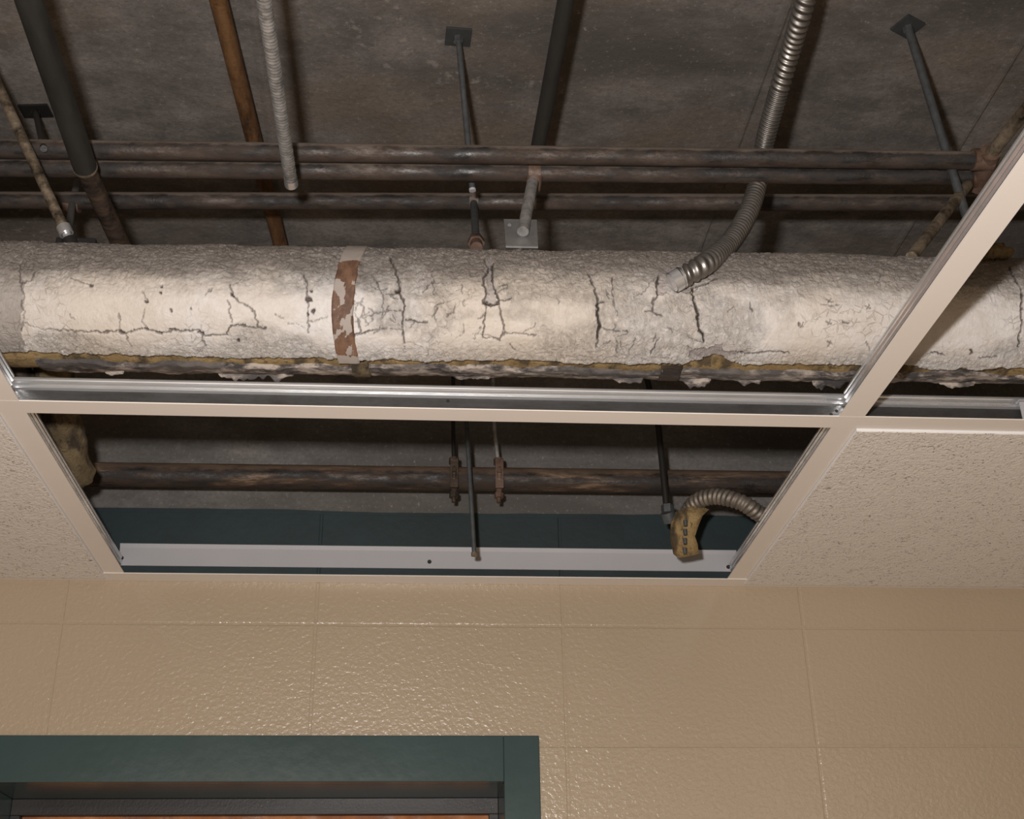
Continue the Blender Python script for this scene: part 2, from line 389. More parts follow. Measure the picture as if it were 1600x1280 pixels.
tee((XL, .32, HC+.0002), (XL, Y1-FW/2, HC+.0002), (1,0,0), 'sliver of cream cross tee at the left edge below the white plastered pipe', notch=(0,-.012))
tee((XL, Y1+FW/2, HC+.0002), (XL, W-.004, HC+.0002), (1,0,0), 'cream cross tee between the left ceiling tile and the lower opening', notch=(-.012,.002))
tee((XR, Y1+FW/2, HC+.0002), (XR, W-.004, HC+.0002), (1,0,0), 'cream cross tee between the lower opening and the right ceiling tile', notch=(-.012,.002))
# wall angle
wa = MB(); wa.extrude([(0,0),(-.043,0),(-.043,.0012),(-.0012,.0012),(-.0012,.016),(0,.016)], (-2.2, W-.0006, HC-.0012), (2.2, W-.0006, HC-.0012), (0,1,0), (0,0,1))
tag(wa.build('wall_angle', M_white), 'cream metal wall angle running along the top of the beige block wall', 'wall angle')
ws = thing('metal_strip', (.02, W-.002, .83), 'white metal strip screwed to the dark teal wall behind the lower opening', 'metal strip')
xa, xb = aty(186, 872, W).x, aty(1152, 888, W).x
st = MB(); st.extrude([(0,0),(-.002,0),(-.002,.036),(-.006,.043),(-.0055,.044),(0,.039)], (xa, W-.0005, .829), (xb, W-.0005, .829), (0,1,0), (0,0,1))
st.build('strip_face', M_strip, ws)
for px, py in ((190, 872), (671, 878), (1138, 886)):
    p = aty(px, py, W-.0025); q = MB(); q.sweep([p, p-Vector((0,.003,0))], [.0042, .0034], 12, smooth=False); q.build('screw', M_black, ws)
# tiles
def tile(x0, x1, y0, y1, label):
    o = thing('ceiling_tile', ((x0+x1)/2, (y0+y1)/2, HC), label, 'ceiling tile')
    h = FW/2; D = .0065; zt = HC+.0022
    b = MB(); a0, a1, b0, b1 = x0+h+.002, x1-h-.002, y0+h+.003, y1-h-.002
    b.box((a0, b0, zt-D), (a1, b1, zt+.014)); b.box((x0+.005, y0+.005, zt), (x1-.005, y1-.005, zt+.012))
    b.build('tile_body', M_tile, o)
    e = MB(); s_ = .0012
    e.box((a0-s_, b0-s_, zt-D+.0008), (a1+s_, b0, zt)); e.box((a0-s_, b0, zt-D+.0008), (a0, b1, zt)); e.box((a1, b0, zt-D+.0008), (a1+s_, b1, zt))
    tag(e.build('tile_edge', M_tedge, o), 'bright white stepped edge of the tile')
tile(XL-1.19, XL, Y1, W, 'fissured cream ceiling tile at the left, behind the left cross tee')
tile(XR, XR+1.19, Y1, W, 'fissured cream ceiling tile at the right, large and fully in place')
# loose end clip at the right edge
p = aty(1588, 612, Y1-.012); q = MB(); q.box((p.x, Y1-.014, HC+.003), (p.x+.03, Y1-.0125, HC+.034)); q.box((p.x, Y1-.014, HC+.033), (p.x+.035, Y1-.004, HC+.036))
tag(q.build('hanger_clip', M_strip), 'small white metal clip on the main tee at the right edge of the photo', 'clip')

# ------------------------------------------------------------------ the big insulated pipe
PA, PB = atd(0, 481, 1.985), atd(1600, 503, 2.025)
pd = (PB-PA).normalized(); PM = (PA+PB)/2
A = PM - pd*2.0; LEN = 4.0
vd = -(PM - pd*PM.dot(pd)).normalized()         # towards the room, square to the pipe
ud = pd.cross(vd); ud = ud if ud.z > 0 else -ud
RJ = .0935
def surf(s, th, r): return A + pd*s + vd*(r*math.cos(th)) + ud*(r*math.sin(th))
def hit(px, py, r=RJ):
    d = dirpx(px, py); o = -A; dp = d - pd*d.dot(pd); op = o - pd*o.dot(pd)
    a = dp.dot(dp); b = 2*dp.dot(op); c = op.dot(op)-r*r; D = b*b-4*a*c
    t = (-b-math.sqrt(max(D, 0)))/(2*a); q = d*t - A
    return q.dot(pd), math.atan2(q.dot(ud), q.dot(vd))
def grid_obj(name, m, parent, s, TH, Rr, attrs):
    """s: (n,), TH, Rr: (n,k) -> swept sheet"""
    n, k = TH.shape; v = np.zeros((n, k, 3)); a = np.array(A); p_ = np.array(pd); v_ = np.array(vd); u_ = np.array(ud)
    v[:] = a + s[:, None, None]*p_ + (Rr*np.cos(TH))[..., None]*v_ + (Rr*np.sin(TH))[..., None]*u_
    v[..., 2] += CZ; v -= np.array(parent.location)
    idx = np.arange(n*k).reshape(n, k); q = np.stack([idx[:-1,:-1], idx[:-1,1:], idx[1:,1:], idx[1:,:-1]], -1).reshape(-1, 4)
    me = bpy.data.meshes.new(name); me.vertices.add(n*k); me.vertices.foreach_set('co', v.ravel())
    me.loops.add(q.size); me.loops.foreach_set('vertex_index', q.ravel()); me.polygons.add(len(q))
    me.polygons.foreach_set('loop_start', np.arange(0, q.size, 4)); me.polygons.foreach_set('loop_total', np.full(len(q), 4))
    me.polygons.foreach_set('use_smooth', np.ones(len(q), bool)); me.update(); me.validate()
    for nm, arr in attrs.items():
        at = me.attributes.new(nm, 'FLOAT', 'POINT'); at.data.foreach_set('value', arr.astype(np.float32).ravel())
    o = bpy.data.objects.new(name, me); C.objects.link(o); o.parent = parent; me.materials.append(m); return o
pipe = thing('insulated_pipe', PM, 'large pipe in cracked white plaster insulation across the open ceiling', 'insulated pipe')
s = np.concatenate([np.linspace(0, 1.1, 120)[:-1], np.linspace(1.1, 2.9, 2500), np.linspace(2.9, 4.0, 120)[1:]])
sv0, sv1 = hit(0, 480)[0], hit(1600, 500)[0]
def px2s(px): return sv0 + (sv1-sv0)*px/1600
# core
th = np.linspace(-math.pi, math.pi, 73); TH = np.tile(th, (300, 1)); sc = np.linspace(0, 4, 300)
SS = np.tile(sc[:, None], (1, 73))
core = .0855 + .004*(fbm(SS*40, np.cos(TH)*4+np.sin(TH)*3, 3, 3)-.5)
core[:, -1] = core[:, 0]
grid_obj('insulation', M_fibre, pipe, sc, TH, core, {})
# white jacket
K = 250
e0 = math.radians(-44) - .055*(fbm(s*22, s*0, 4, 5)-.5)*2 + .03*(fbm(s*90, s*0+3, 2, 9)-.5)*2
for px, am, wd in ((1115, .16, 28), (880, -.04, 60), (45, .05, 60), (1500, -.05, 70)):
    e0 += am*np.exp(-((s-px2s(px))/(wd*(sv1-sv0)/1600))**2)
e1 = math.radians(150)
tt = np.linspace(0, 1, K)**.92
TH = e0[:, None] + (e1-e0)[:, None]*tt[None, :]
SS = np.tile(s[:, None], (1, K)); AR = TH*RJ
wr = fbm(SS*55, AR*90, 4, 11); wr2 = 1-np.abs(2*fbm(SS*130+wr*2, AR*190, 3, 21)-1); lum = fbm(SS*9, AR*14, 3, 31)
topm = np.clip((TH-math.radians(10))/.6, 0, 1); lowm = np.clip((math.radians(-22)-TH)/.35, 0, 1)
ampl = .22 + .95*topm + .65*lowm + .35*np.clip((fbm(SS*8, AR*12, 3, 99)-.52)/.12, 0, 1)
disp = .0050*(lum-.5) + ampl*(.0034*(wr-.5) + .0032*(wr2-.75))
# cracks: polylines given where they run on the pipe
def Z(ox, oy, L): return [(ox+x/3., oy+y/3.) for x, y in L]
CR = []
def cr(w_, ox, L): CR.append((w_, Z(ox, 370, L)))
cr(1.3, 0, [(405,445),(480,450),(560,440),(590,455),(640,435),(690,435),(730,450),(800,445),(815,430),(850,445),(900,442),(935,440),(945,465),(1060,460),(1080,425),(1110,415),(1215,430),(1250,430)])
for q_ in ((572,448),(685,434),(740,450),(812,436),(940,452)): cr(2.6, 0, [(q_[0]-9,q_[1]),(q_[0]+9,q_[1]+2)])
cr(.6, 0, [(555,360),(565,430)]); cr(.8, 0, [(590,455),(612,515)]); cr(.8, 0, [(945,465),(962,520)]); cr(.6, 0, [(680,340),(665,400),(690,432)])
cr(.8, 0, [(1070,300),(1085,400)]); cr(1.0, 0, [(1078,225),(1090,270),(1115,300),(1185,340),(1205,400),(1212,430)])
cr(.9, 0, [(1425,180),(1440,240),(1445,290),(1442,350),(1445,450)]); cr(.7, 0, [(1445,400),(1530,380)])
cr(.6, 0, [(95,215),(140,205),(165,160)]); cr(.7, 0, [(100,120),(95,210),(110,250),(105,330),(115,370),(100,440)]); cr(.6, 0, [(115,405),(180,430),(300,440),(405,447)])
cr(.6, 0, [(660,250),(690,300)]); cr(.5, 0, [(330,190),(420,225)])
for q_ in ((752,265,2.2),(755,230,1.4),(685,305,2.),(1447,293,4.),(1470,350,3.),(1118,492,2.),(800,345,1.5),(1088,268,2.),(1442,357,2.),(425,228,1.5),(1460,250,1.5),(895,340,1.2)): cr(q_[2], 0, [(q_[0]-2,q_[1]-3),(q_[0]+2,q_[1]+4)])
cr(1.3, 533, [(225,100),(245,135),(260,165),(270,215),(272,250),(275,275),(295,295),(290,380),(292,440),(300,500)])
cr(2.8, 533, [(262,255),(275,262)]); cr(1.0, 533, [(218,272),(262,262)])
cr(1.2, 533, [(305,390),(345,395),(370,400),(405,405)]); cr(.5, 533, [(440,340),(440,400)]); cr(.8, 533, [(640,385),(668,373)])
cr(1.4, 533, [(672,105),(690,150),(672,180),(668,225),(680,245),(668,300)]); cr(3.0, 533, [(670,306),(690,315),(710,321),(735,305)])
cr(1.6, 533, [(740,300),(718,245),(705,190),(712,120)]); cr(1.2, 533, [(668,300),(680,330),(670,420),(668,480),(700,472),(740,490),(765,450),(760,390),(740,330),(740,300)])
cr(1.0, 533, [(740,302),(770,295),(800,285)]); cr(1.0, 533, [(765,450),(830,455),(910,463)]); cr(.7, 533, [(735,235),(780,220),(775,240),(725,270)])
cr(1.3, 533, [(1160,175),(1180,230),(1195,270),(1205,310)]); cr(2.4, 533, [(1205,315),(1203,340),(1210,410),(1205,440),(1200,480)]); cr(1.0, 533, [(1200,480),(1200,520)])
cr(1.5, 533, [(1205,312),(1232,312)]); cr(.7, 533, [(1270,190),(1272,260),(1280,320)]); cr(.9, 533, [(1215,425),(1285,440),(1345,445)])
cr(1.5, 533, [(1490,180),(1480,215),(1482,275)]); cr(1.2, 533, [(1482,275),(1460,300),(1460,350),(1500,372)]); cr(1.0, 533, [(1490,470),(1475,500),(1450,545)])
cr(.8, 533, [(1430,350),(1460,352)]); cr(1.0, 533, [(75,385),(90,450)]); cr(1.5, 533, [(60,462),(100,455),(150,440)]); cr(.8, 533, [(100,380),(160,360),(230,345),(290,350)])
cr(.8, 533, [(790,505),(820,540)]); cr(.6, 533, [(60,300),(110,330),(90,385)]); cr(.6, 533, [(150,440),(220,430),(290,440)]); cr(.6, 533, [(160,200),(200,290),(190,370)])
cr(2.2, 1066, [(45,240),(55,310),(72,370),(82,440),(105,495)]); cr(1.2, 1066, [(50,235),(120,215),(160,195)])
cr(1.3, 1066, [(265,545),(330,550),(400,540),(500,547)]); cr(1.0, 1066, [(318,310),(330,345)])
for q_ in ((690,300),(688,402),(690,500),(560,415),(870,325)): 
    cr(1.0, 1066, [(q_[0]-12,q_[1]-8),(q_[0]+12,q_[1]+8)]); cr(.8, 1066, [(q_[0]+9,q_[1]-12),(q_[0]-6,q_[1]+12)])
cr(1.0, 1066, [(755,398),(795,405)]); cr(1.6, 1066, [(1170,545),(1230,555)]); cr(2.2, 1066, [(1350,535),(1358,550)]); cr(.9, 1066, [(1390,565),(1480,560)])
cr(1.6, 1066, [(1530,140),(1560,200),(1592,260),(1590,330),(1595,400),(1575,470),(1578,520)]); cr(.6, 1066, [(650,320),(740,322)])
random.seed(3)
for k in range(60):                                 # short hairline cracks
    px = random.choice([random.uniform(545, 640), random.uniform(930, 1090), random.uniform(40, 1580), random.uniform(640,760)]); py = random.uniform(425, 545); L = [(px, py)]; an = random.choice([0, math.pi/2])+random.uniform(-.5, .5)
    for j in range(random.randint(2, 4)):
        an += random.uniform(-.7, .7); px += 7*math.cos(an); py += 6*math.sin(an); L.append((px, py))
    CR.append((random.uniform(.35, .6), L))
pxm = 1.9/1982.
groove = np.zeros_like(SS); ARj = AR
jit = (fbm(SS*200, AR*200, 3, 77)-.5)*.0060; jit2 = (fbm(SS*200+9, AR*200+5, 3, 78)-.5)*.0060
Sj, Aj = SS+jit, ARj+jit2
def seg_dist(P, Q, pad):
    lo0, hi0 = min(P[0], Q[0])-pad, max(P[0], Q[0])+pad
    i0, i1 = np.searchsorted(s, lo0), np.searchsorted(s, hi0)
    X, Y = Sj[i0:i1], Aj[i0:i1]; dx_, dy_ = Q[0]-P[0], Q[1]-P[1]; l2 = dx_*dx_+dy_*dy_+1e-12
    t = np.clip(((X-P[0])*dx_+(Y-P[1])*dy_)/l2, 0, 1)
    return i0, i1, np.hypot(X-P[0]-t*dx_, Y-P[1]-t*dy_)
for w_, L in CR:
    pts = [hit(*q_) for q_ in L]; pts = [(a_, b_*RJ) for a_, b_ in pts]; wdt = w_*pxm*.72
    for P, Q in zip(pts[:-1], pts[1:]):
        i0, i1, d_ = seg_dist(P, Q, .02)
        g = np.clip((1.2-d_/(wdt+.00035))*1.9, 0, 1)*min(1, .42+w_*.32)
        groove[i0:i1] = np.maximum(groove[i0:i1], g)
# patches where the plaster has fallen off (grey under-layer)
grey = np.zeros_like(SS)
def patch(L, depth=1.):
    P = np.array([[hit(*q_)[0], hit(*q_)[1]*RJ] for q_ in L]); ins = np.zeros(SS.shape, bool); n = len(P)
    i0, i1 = np.searchsorted(s, P[:,0].min()-.01), np.searchsorted(s, P[:,0].max()+.01); X, Y = Sj[i0:i1], Aj[i0:i1]; c_ = np.zeros(X.shape, bool)
    for k in range(n):
        x1_, y1_ = P[k]; x2_, y2_ = P[(k+1) % n]
        cond = ((y1_ > Y) != (y2_ > Y)) & (X < (x2_-x1_)*(Y-y1_)/(y2_-y1_+1e-12)+x1_); c_ ^= cond
    ins[i0:i1] = c_; return ins
p1 = patch([(1029,427),(1040,418),(1060,420),(1078,440),(1083,455),(1068,459),(1052,452),(1040,458),(1028,462)])
p2 = patch([(758,412),(768,402),(772,420),(768,440),(775,470),(766,476),(757,470),(762,445),(756,430)])
p3 = patch([(1078,547),(1106,544),(1128,539),(1130,550),(1150,547),(1152,556),(1120,562),(1075,558)])
for p_ in (p1, p2): grey[p_] = .75; disp[p_] -= .0030
grey[p3] = 1; disp[p3] -= .004
big1 = [(35, 560)]
dust = np.clip((TH-math.radians(25)+.6*(fbm(SS*14, AR*30, 4, 41)-.5))/.28, 0, 1)*.95
dust = np.maximum(dust, .75*(SS < px2s(33)+.012*(fbm(AR*60, SS*0, 3, 4)-.5)))
dust = np.maximum(dust, .45*np.clip((fbm(SS*30, AR*40, 4, 51)-.57)/.1, 0, 1)*topm)
disp -= .0040*groove
ge = fbm(SS*50, AR*50, 3, 61)
ring = np.exp(-((SS-px2s(33))/.004)**2); disp += .0015*(SS < px2s(33))
R_ = RJ + disp
# thickness at the two long edges: roll the sheet in to the core
TH = np.concatenate([TH[:, :1], TH[:, :1], TH, TH[:, -1:]], 1); R_ = np.concatenate([R_[:, :1]*0+.084, R_[:, :1]-.002, R_, R_[:, -1:]*0+.084], 1)
pad = lambda a_: np.concatenate([a_[:, :1], a_[:, :1], a_, a_[:, -1:]], 1)
grid_obj('plaster_jacket', M_jacket, pipe, s, TH, R_, {'dirt': pad(groove), 'dust': pad(dust), 'grey': pad(grey), 'wrinkle': pad(np.clip(.12+.9*topm+.75*lowm+.8*np.clip((fbm(SS*8, AR*12, 3, 99)-.52)/.12, 0, 1), 0, 1))})
# lower, torn grey jacket
s2 = np.linspace(0.9, 3.1, 1100); K2 = 60
e0 = math.radians(-59) - .17*(fbm(s2*16, s2*0+1, 4, 65)-.5)*2 - .03*(fbm(s2*120, s2*0+1, 2, 66)-.5)
TH = e0[:, None] + (math.radians(-200)-e0)[:, None]*np.linspace(0, 1, K2)[None, :]
SS2 = np.tile(s2[:, None], (1, K2)); AR2 = TH*RJ
R2 = .0915 + .006*(fbm(SS2*22, AR2*25, 4, 71)-.5) + .003*(fbm(SS2*110, AR2*110, 3, 72)-.5)
TH = np.concatenate([TH[:, :1], TH], 1); R2 = np.concatenate([R2[:, :1]*0+.083, R2], 1)
keep = s2 > px2s(36)
grid_obj('lower_jacket', M_lower, pipe, s2[keep], TH[keep], R2[keep], {})
# ragged flaps of jacket hanging below the pipe
for k, (pa, pb, dpx) in enumerate(((318, 440, 13), (1068, 1122, 12), (1160, 1205, 12), (1290, 1345, 14), (960, 1010, 12), (135, 165, 6), (700, 760, 5), (1500, 1560, 6))):
    n = max(12, (pb-pa)//2); ss_ = np.linspace(px2s(pa), px2s(pb), n)
    env = np.sin(np.linspace(0, math.pi, n))**.35
    ln = (dpx*pxm)*env*(.1+1.9*fbm(ss_*75, ss_*0+k, 3, 90+k)**1.6); th0 = math.radians(-80)
    mb = MB(); vs = []
    for j in range(n):
        base = surf(ss_[j], th0, .0925); d_ = -ud*.9+vd*.15
        tk = vd*.0016
        w_ = .006*(float(fbm(np.array(ss_[j]*60.), np.array(k*3.1), 3, 44))-.5)
        for q_ in (base+ud*.008-vd*.002, base+d_*float(ln[j])*.5+vd*(.002+w_), base+d_*float(ln[j])+vd*w_*1.6): vs += [q_, q_-tk]
    fs = []
    for j in range(n-1):
        a0 = j*6; b0 = a0+6
        for e_ in (0, 2): fs += [(a0+e_, a0+e_+2, b0+e_+2, b0+e_), (a0+e_+1, b0+e_+1, b0+e_+3, a0+e_+3)]
        fs.append((a0+4, a0+5, b0+5, b0+4))
    mb.add(vs, fs, True); tag(mb.build('jacket_flap', M_lower, pipe), 'ragged torn flap hanging from the underside')
# straps
def strap(pxa, pxb, t0, t1, skew, r, m, n=70, paint=True, label=None):
    sa, sb = px2s(pxa), px2s(pxb); mcol = 22
    sx = np.linspace(0, 1, mcol); thv = np.linspace(math.radians(t0), math.radians(t1), n)
    TH = np.tile(thv[None, :], (mcol, 1)); bulge = skew*np.sin(TH)**2*pxm
    a = np.array(A); v = np.zeros((mcol, n, 3)); Sx = sa+(sb-sa)*sx[:, None]+bulge + (.0022*(fbm(TH*9, sx[:, None]*1.+0*TH, 3, 5)-.5))
    Rr = r+.0016*(fbm(Sx*60, TH*8, 3, 8)-.5)
    Rr[0] -= .003; Rr[-1] -= .003
    o = grid_obj('strap', m, pipe, np.zeros(mcol), TH, Rr, {'paint': np.clip(np.maximum((TH-math.radians(47))/.12, (math.radians(-38)-TH)/.10), -.12, 1)*.5 + .5*np.clip(fbm(Sx*110, TH*7, 3, 6)*6-3.3, 0, 1)})
    co = np.zeros(mcol*n*3); o.data.vertices.foreach_get('co', co); co = co.reshape(mcol, n, 3)+Sx[..., None]*np.array(pd); o.data.vertices.foreach_set('co', co.ravel()); o.data.update()
    if label: tag(o, label)
strap(511, 545, -48, 125, 12, RJ+.0035, M_strap, label='rust-brown metal strap with specks of white plaster')
strap(533, 562, -100, -48.5, 4, .0945, M_fibred, label='dirty tan strap end under the pipe')
strap(1032, 1066, -110, -47, 3, .0935, M_darkb, label='dark brown strap under the pipe')
# scrap of insulation sitting on the pipe
def blob(name, c, rad, m, label, cat, seed=1, parent=None):
    bm = bmesh.new(); bmesh.ops.create_icosphere(bm, subdivisions=4, radius=1)
    mb = MB(); vs = []
    for v_ in bm.verts:
        n_ = 1+.5*(float(fbm(np.array(v_.co.x*2.2+5), np.array(v_.co.y*2.2+v_.co.z*1.7+9), 3, seed))-.5)*2
        vs.append(Vector(c)+Vector((v_.co.x*rad[0], v_.co.y*rad[1], v_.co.z*rad[2]))*n_)
    mb.add(vs, [[l.index for l in f.verts] for f in bm.faces], True); bm.free()
    return tag(mb.build(name, m, parent), label, cat)
sp = hit(1553, 412)[0]
blob('insulation_scrap', surf(sp, math.radians(72), RJ+.010), (.024, .018, .011), M_fibred, 'small tan scrap of fibre insulation on top of the plastered pipe', 'insulation scrap', 4)

# ------------------------------------------------------------------ small pipes above
def straight(name, a, b, r, m, label, cat='pipe', group=None, seg=28, n=2):
    a, b = Vector(a), Vector(b); mb = MB(); mb.sweep([a.lerp(b, i/(n-1)) for i in range(n)], r, seg)
    return tag(mb.build(name, m), label, cat, group)
def ext(a, b, e0, e1):
    d = (b-a).normalized(); return a-d*e0, b+d*e1
z12 = 1.26
a, b = ext(atz(0, 232, z12), atz(1540, 251, z12), 1.0, 0)
straight('steel_pipe', a, b, .0150, M_rustp, 'thin rusty black pipe, uppermost in the photo of the three crossing side by side')
a2, b2 = ext(atz(0, 262, z12), atz(1540, 276, z12), 1.0, 0)
straight('steel_pipe', a2, b2, .0150, M_rustp, 'thin rusty black pipe, the middle one of the three crossing side by side')
z3 = 1.36
a3, b3 = ext(atz(0, 313, z3), atz(1500, 317, z3), 1.0, 1.2)
straight('steel_pipe', a3, b3, .0155, M_rustp, 'thin rusty pipe nearest the plastered pipe, lowest of the three crossing side by side')
# dark pipe at the left with coupling ring
a, b = atz(25, -60, 1.20), atz(133, 262, 1.20); c = atz(193, 392, 1.19)
a = a+(a-b).normalized()*.4; t = thing('dark_pipe', b, 'thick dark grey pipe slanting down across the three rusty pipes at upper left', 'pipe')
mb = MB(); mb.sweep([a, b], .0178, 28); mb.build('upper_length', M_dark, t)
mb = MB(); mb.sweep([b, c+(c-b).normalized()*.25], .0150, 28); mb.build('lower_length', M_darkb, t)
d_ = (b-a).normalized(); mb = MB(); mb.sweep([b-d_*.002, b+d_*.002], .0186, 28); tag(mb.build('rim', M_tanr, t), 'thin tan rim at the joint')
# orange rust pipe behind
a, b = ext(atz(334, 0, 1.505), atz(386, 220, 1.505), .5, 1.0)
a = a; straight('rusty_pipe', a, Vector((b.x-(b.y-W)*0, W-.01, b.z)) if b.y > W else b, .0150, M_orange, 'orange-brown rusty pipe running away above the three crossing pipes')
# galvanised conduit stub
t = thing('metal_conduit', atz(455, 288, 1.17), 'mottled silver conduit ending open in front of the three rusty pipes at upper left', 'conduit')
a, b = atz(411, -10, 1.17), atz(455, 286, 1.17); a, _ = ext(a, b, .5, 0)
P = resample([a, b], .0015); ph0 = 0
mb = MB(); mb.sweep(P, .0096, 28, radf=lambda L, ph, r: r*(1+.045*math.sin(L*2*math.pi/.006+ph)+.02*math.sin(L*410+2*ph))); mb.build('tube', M_conduit, t)
d_ = (b-a).normalized(); mb = MB(); mb.sweep([b-d_*.012, b+d_*.004], .0104, 28, caps=False); mb.sweep([b+d_*.004, b-d_*.012], .0085, 28); mb.build('end_collar', M_galvb, t)
# long thin hanger tube, left
t = thing('hanger_rod', atd(105, 368, 1.98), 'tan shiny rod coming down from the upper left corner to the plastered pipe', 'hanger rod')
a, b = atd(0, 140, 2.16), atd(104, 366, 1.985); a, _ = ext(a, b, .25, 0)
mb = MB(); mb.sweep([a, b], .0078, 20); mb.build('rod', M_tanr, t)
d_ = (b-a).normalized(); mb = MB(); mb.sweep([b-d_*.014, b], .0105, 20); mb.sweep([b, b+d_*.012], .0065, 12); mb.build('collar', M_galvb, t)
mb = MB(); c = atd(122, 383, 2.0); mb.box((c.x-.03, c.y-.012, c.z-.012), (c.x+.028, c.y+.012, c.z+.006)); mb.sweep([b+d_*.01, b+d_*.045], .011, 12)
mb.build('clamp', M_black, t, .002)
# dark conduit, middle
a, b = atz(886, -10, 1.385), atz(838, 244, 1.385); a, _ = ext(a, b, .5, 0)
straight('dark_conduit', a, b+(b-a).normalized()*.06, .0128, M_dark, 'dark conduit running down to the three rusty pipes right of centre', 'conduit')
# its hanger and bracket
t = thing('pipe_bracket', atd(816, 372, 1.93), 'square grey steel bracket on a short tube hanging from the middle rusty pipe', 'bracket')
c = atz(834, 270, z12); mb = MB()
mb.sweep([c-Vector((.010,0,0)), c+Vector((.010,0,0))], .0185, 20); mb.sweep([c+Vector((0,-.004,-.012)), c+Vector((.0,.004,-.034))], [.014, .010], 16); mb.build('clamp', M_fit, t, .002)
q0, q1 = atd(832, 285, 2.055), atd(817, 362, 1.93)
mb = MB(); mb.sweep([q0, q1], .0090, 20); mb.build('tube', M_conduit, t)
def plate_px(c4, thick, name, m, t, hole=None):
    mb = MB(); n_ = (c4[1]-c4[0]).cross(c4[3]-c4[0]).normalized()
    if n_.y < 0: n_ = -n_
    vs = list(c4)+[v_+n_*thick for v_ in c4]
    mb.add(vs, [(0,1,2,3),(7,6,5,4),(0,4,5,1),(1,5,6,2),(2,6,7,3),(3,7,4,0)]); return mb.build(name, m, t, .0006)
plate_px([atd(787,342,1.965), atd(839,343,1.965), atd(841,385,1.92), atd(790,384,1.92)], .003, 'plate', M_plate, t)
plate_px([atd(790,384,1.92), atd(841,385,1.92), atd(841,393,1.95), atd(791,392,1.95)], .003, 'flange', M_plate, t)
h0 = atd(796, 352, 1.952); mb = MB(); mb.sweep([h0, h0+dirpx(796,352)*.002], .0028, 12); tag(mb.build('hole', M_black, t), 'dark bolt hole')
mb = MB(); q = atd(813, 386, 1.925); mb.sweep([q, q+Vector((0,.004,-.016))], .0045, 12); mb.build('stud', M_rod, t)

# flexible conduit
def onp(px, py, c):
    s_, t_ = hit(px, py, RJ+c); return surf(s_, t_, RJ+c)
def flexc(name, pts, r, m, label, open_end=True, pitch=.0075, amp=.24, loose=None):
    P = resample(spline(pts, 24), .0009); t = thing(name, pts[-1], label, 'flexible conduit'); mb = MB()
    def rf(L, ph, r_):
        pc = pitch if loose is None else pitch*loose(L)
        x = ((L/pc + ph/(2*math.pi)) % 1.0); return r_*(1+amp*(math.sin(math.pi*x)**1.8-.6))
    if loose is not None:
        ref = [0.]                                   # accumulate phase so a changing pitch stays continuous
        acc = 0.
        for i in range(1, len(P)): acc += .0009/(pitch*loose(i*.0009)); ref.append(acc)
        def rf(L, ph, r_):
            i = min(len(ref)-1, int(L/.0009)); x = (ref[i]+ph/(2*math.pi)) % 1.0
            return r_*(1+amp*(math.sin(math.pi*x)**1.8-.6))
    mb.sweep(P, r, 32, caps=False, radf=rf); e = P[-1]; d = (P[-1]-P[-4]).normalized()
    mb.sweep([e, e-d*.02], r*.82, 32)
    mb.build('spiral_sheath', m, t)
    if open_end:
        q = MB(); q.sweep([e-d*.004, e+d*.012], r*1.04, 32, caps=False); q.sweep([e+d*.012, e-d*.01], r*.9, 32); q.build('end_collar', M_galvb, t)
    return t
FP = [atd(1300,-170,2.0), atd(1258,0,2.03), atd(1232,90,2.10), atd(1203,190,2.15), atd(1190,245,2.17), atd(1183,290,2.15), atd(1168,335,2.05), atd(1140,380,1.93), onp(1104,411,.0165), onp(1061,436,.0165)]
FL = [0.]
for p_, q_ in zip(FP[:-1], FP[1:]): FL.append(FL[-1]+(q_-p_).length)
flexc('flexible_conduit', FP,
      .0148, M_flex, 'ribbed metal flexible conduit curling down onto the white plastered pipe', loose=lambda L: 1.55 if L < (FL[2]+FL[3])/2 else (.85 if L < FL[4] else 1.5))

# rods with plates on the slab
def rod_plate(px, py, w_, d_, end, r, label, tilt=0, tip=False, m=M_rod):
    c = atz(px, py, ZS); t = thing('hanger_rod', c, label, 'hanger rod')
    mb = MB(); R3 = Matrix.Rotation(tilt, 3, 'Z'); mb.box((-w_/2, -d_/2, -.004), (w_/2, d_/2, 0), R3, c); mb.build('anchor_plate', M_anchor if m is M_rod else M_black, t, .0006)
    mb = MB(); hexnut(mb, c-Vector((0,0,.009)), (0,0,1), .009, .009); mb.build('nut', m, t)
    mb = MB(); mb.sweep([c-Vector((0,0,.004)), end], r, 16); mb.build('rod', m, t)
    if tip:
        dd = (Vector(end)-c).normalized(); mb = MB(); mb.sweep([Vector(end), Vector(end)+dd*.004], r*1.1, 14); mb.build('rod_end', M_strip, t)
    return t
rod_plate(716, 56, .044, .042, atd(738, 295, 2.13), .0052, 'thin grey rod with a square plate on the slab at top centre', .05, True)
rod_plate(1418, 40, .042, .042, atd(1512, 345, 2.16), .0072, 'thin grey rod with a small plate on the slab at upper right', .5)
rod_plate(56, 172, .055, .035, atd(60, 236, 2.10)+Vector((0,.02,.02)), .0055, 'short dark rod with a black plate on the slab at upper left', -.1, m=M_black)
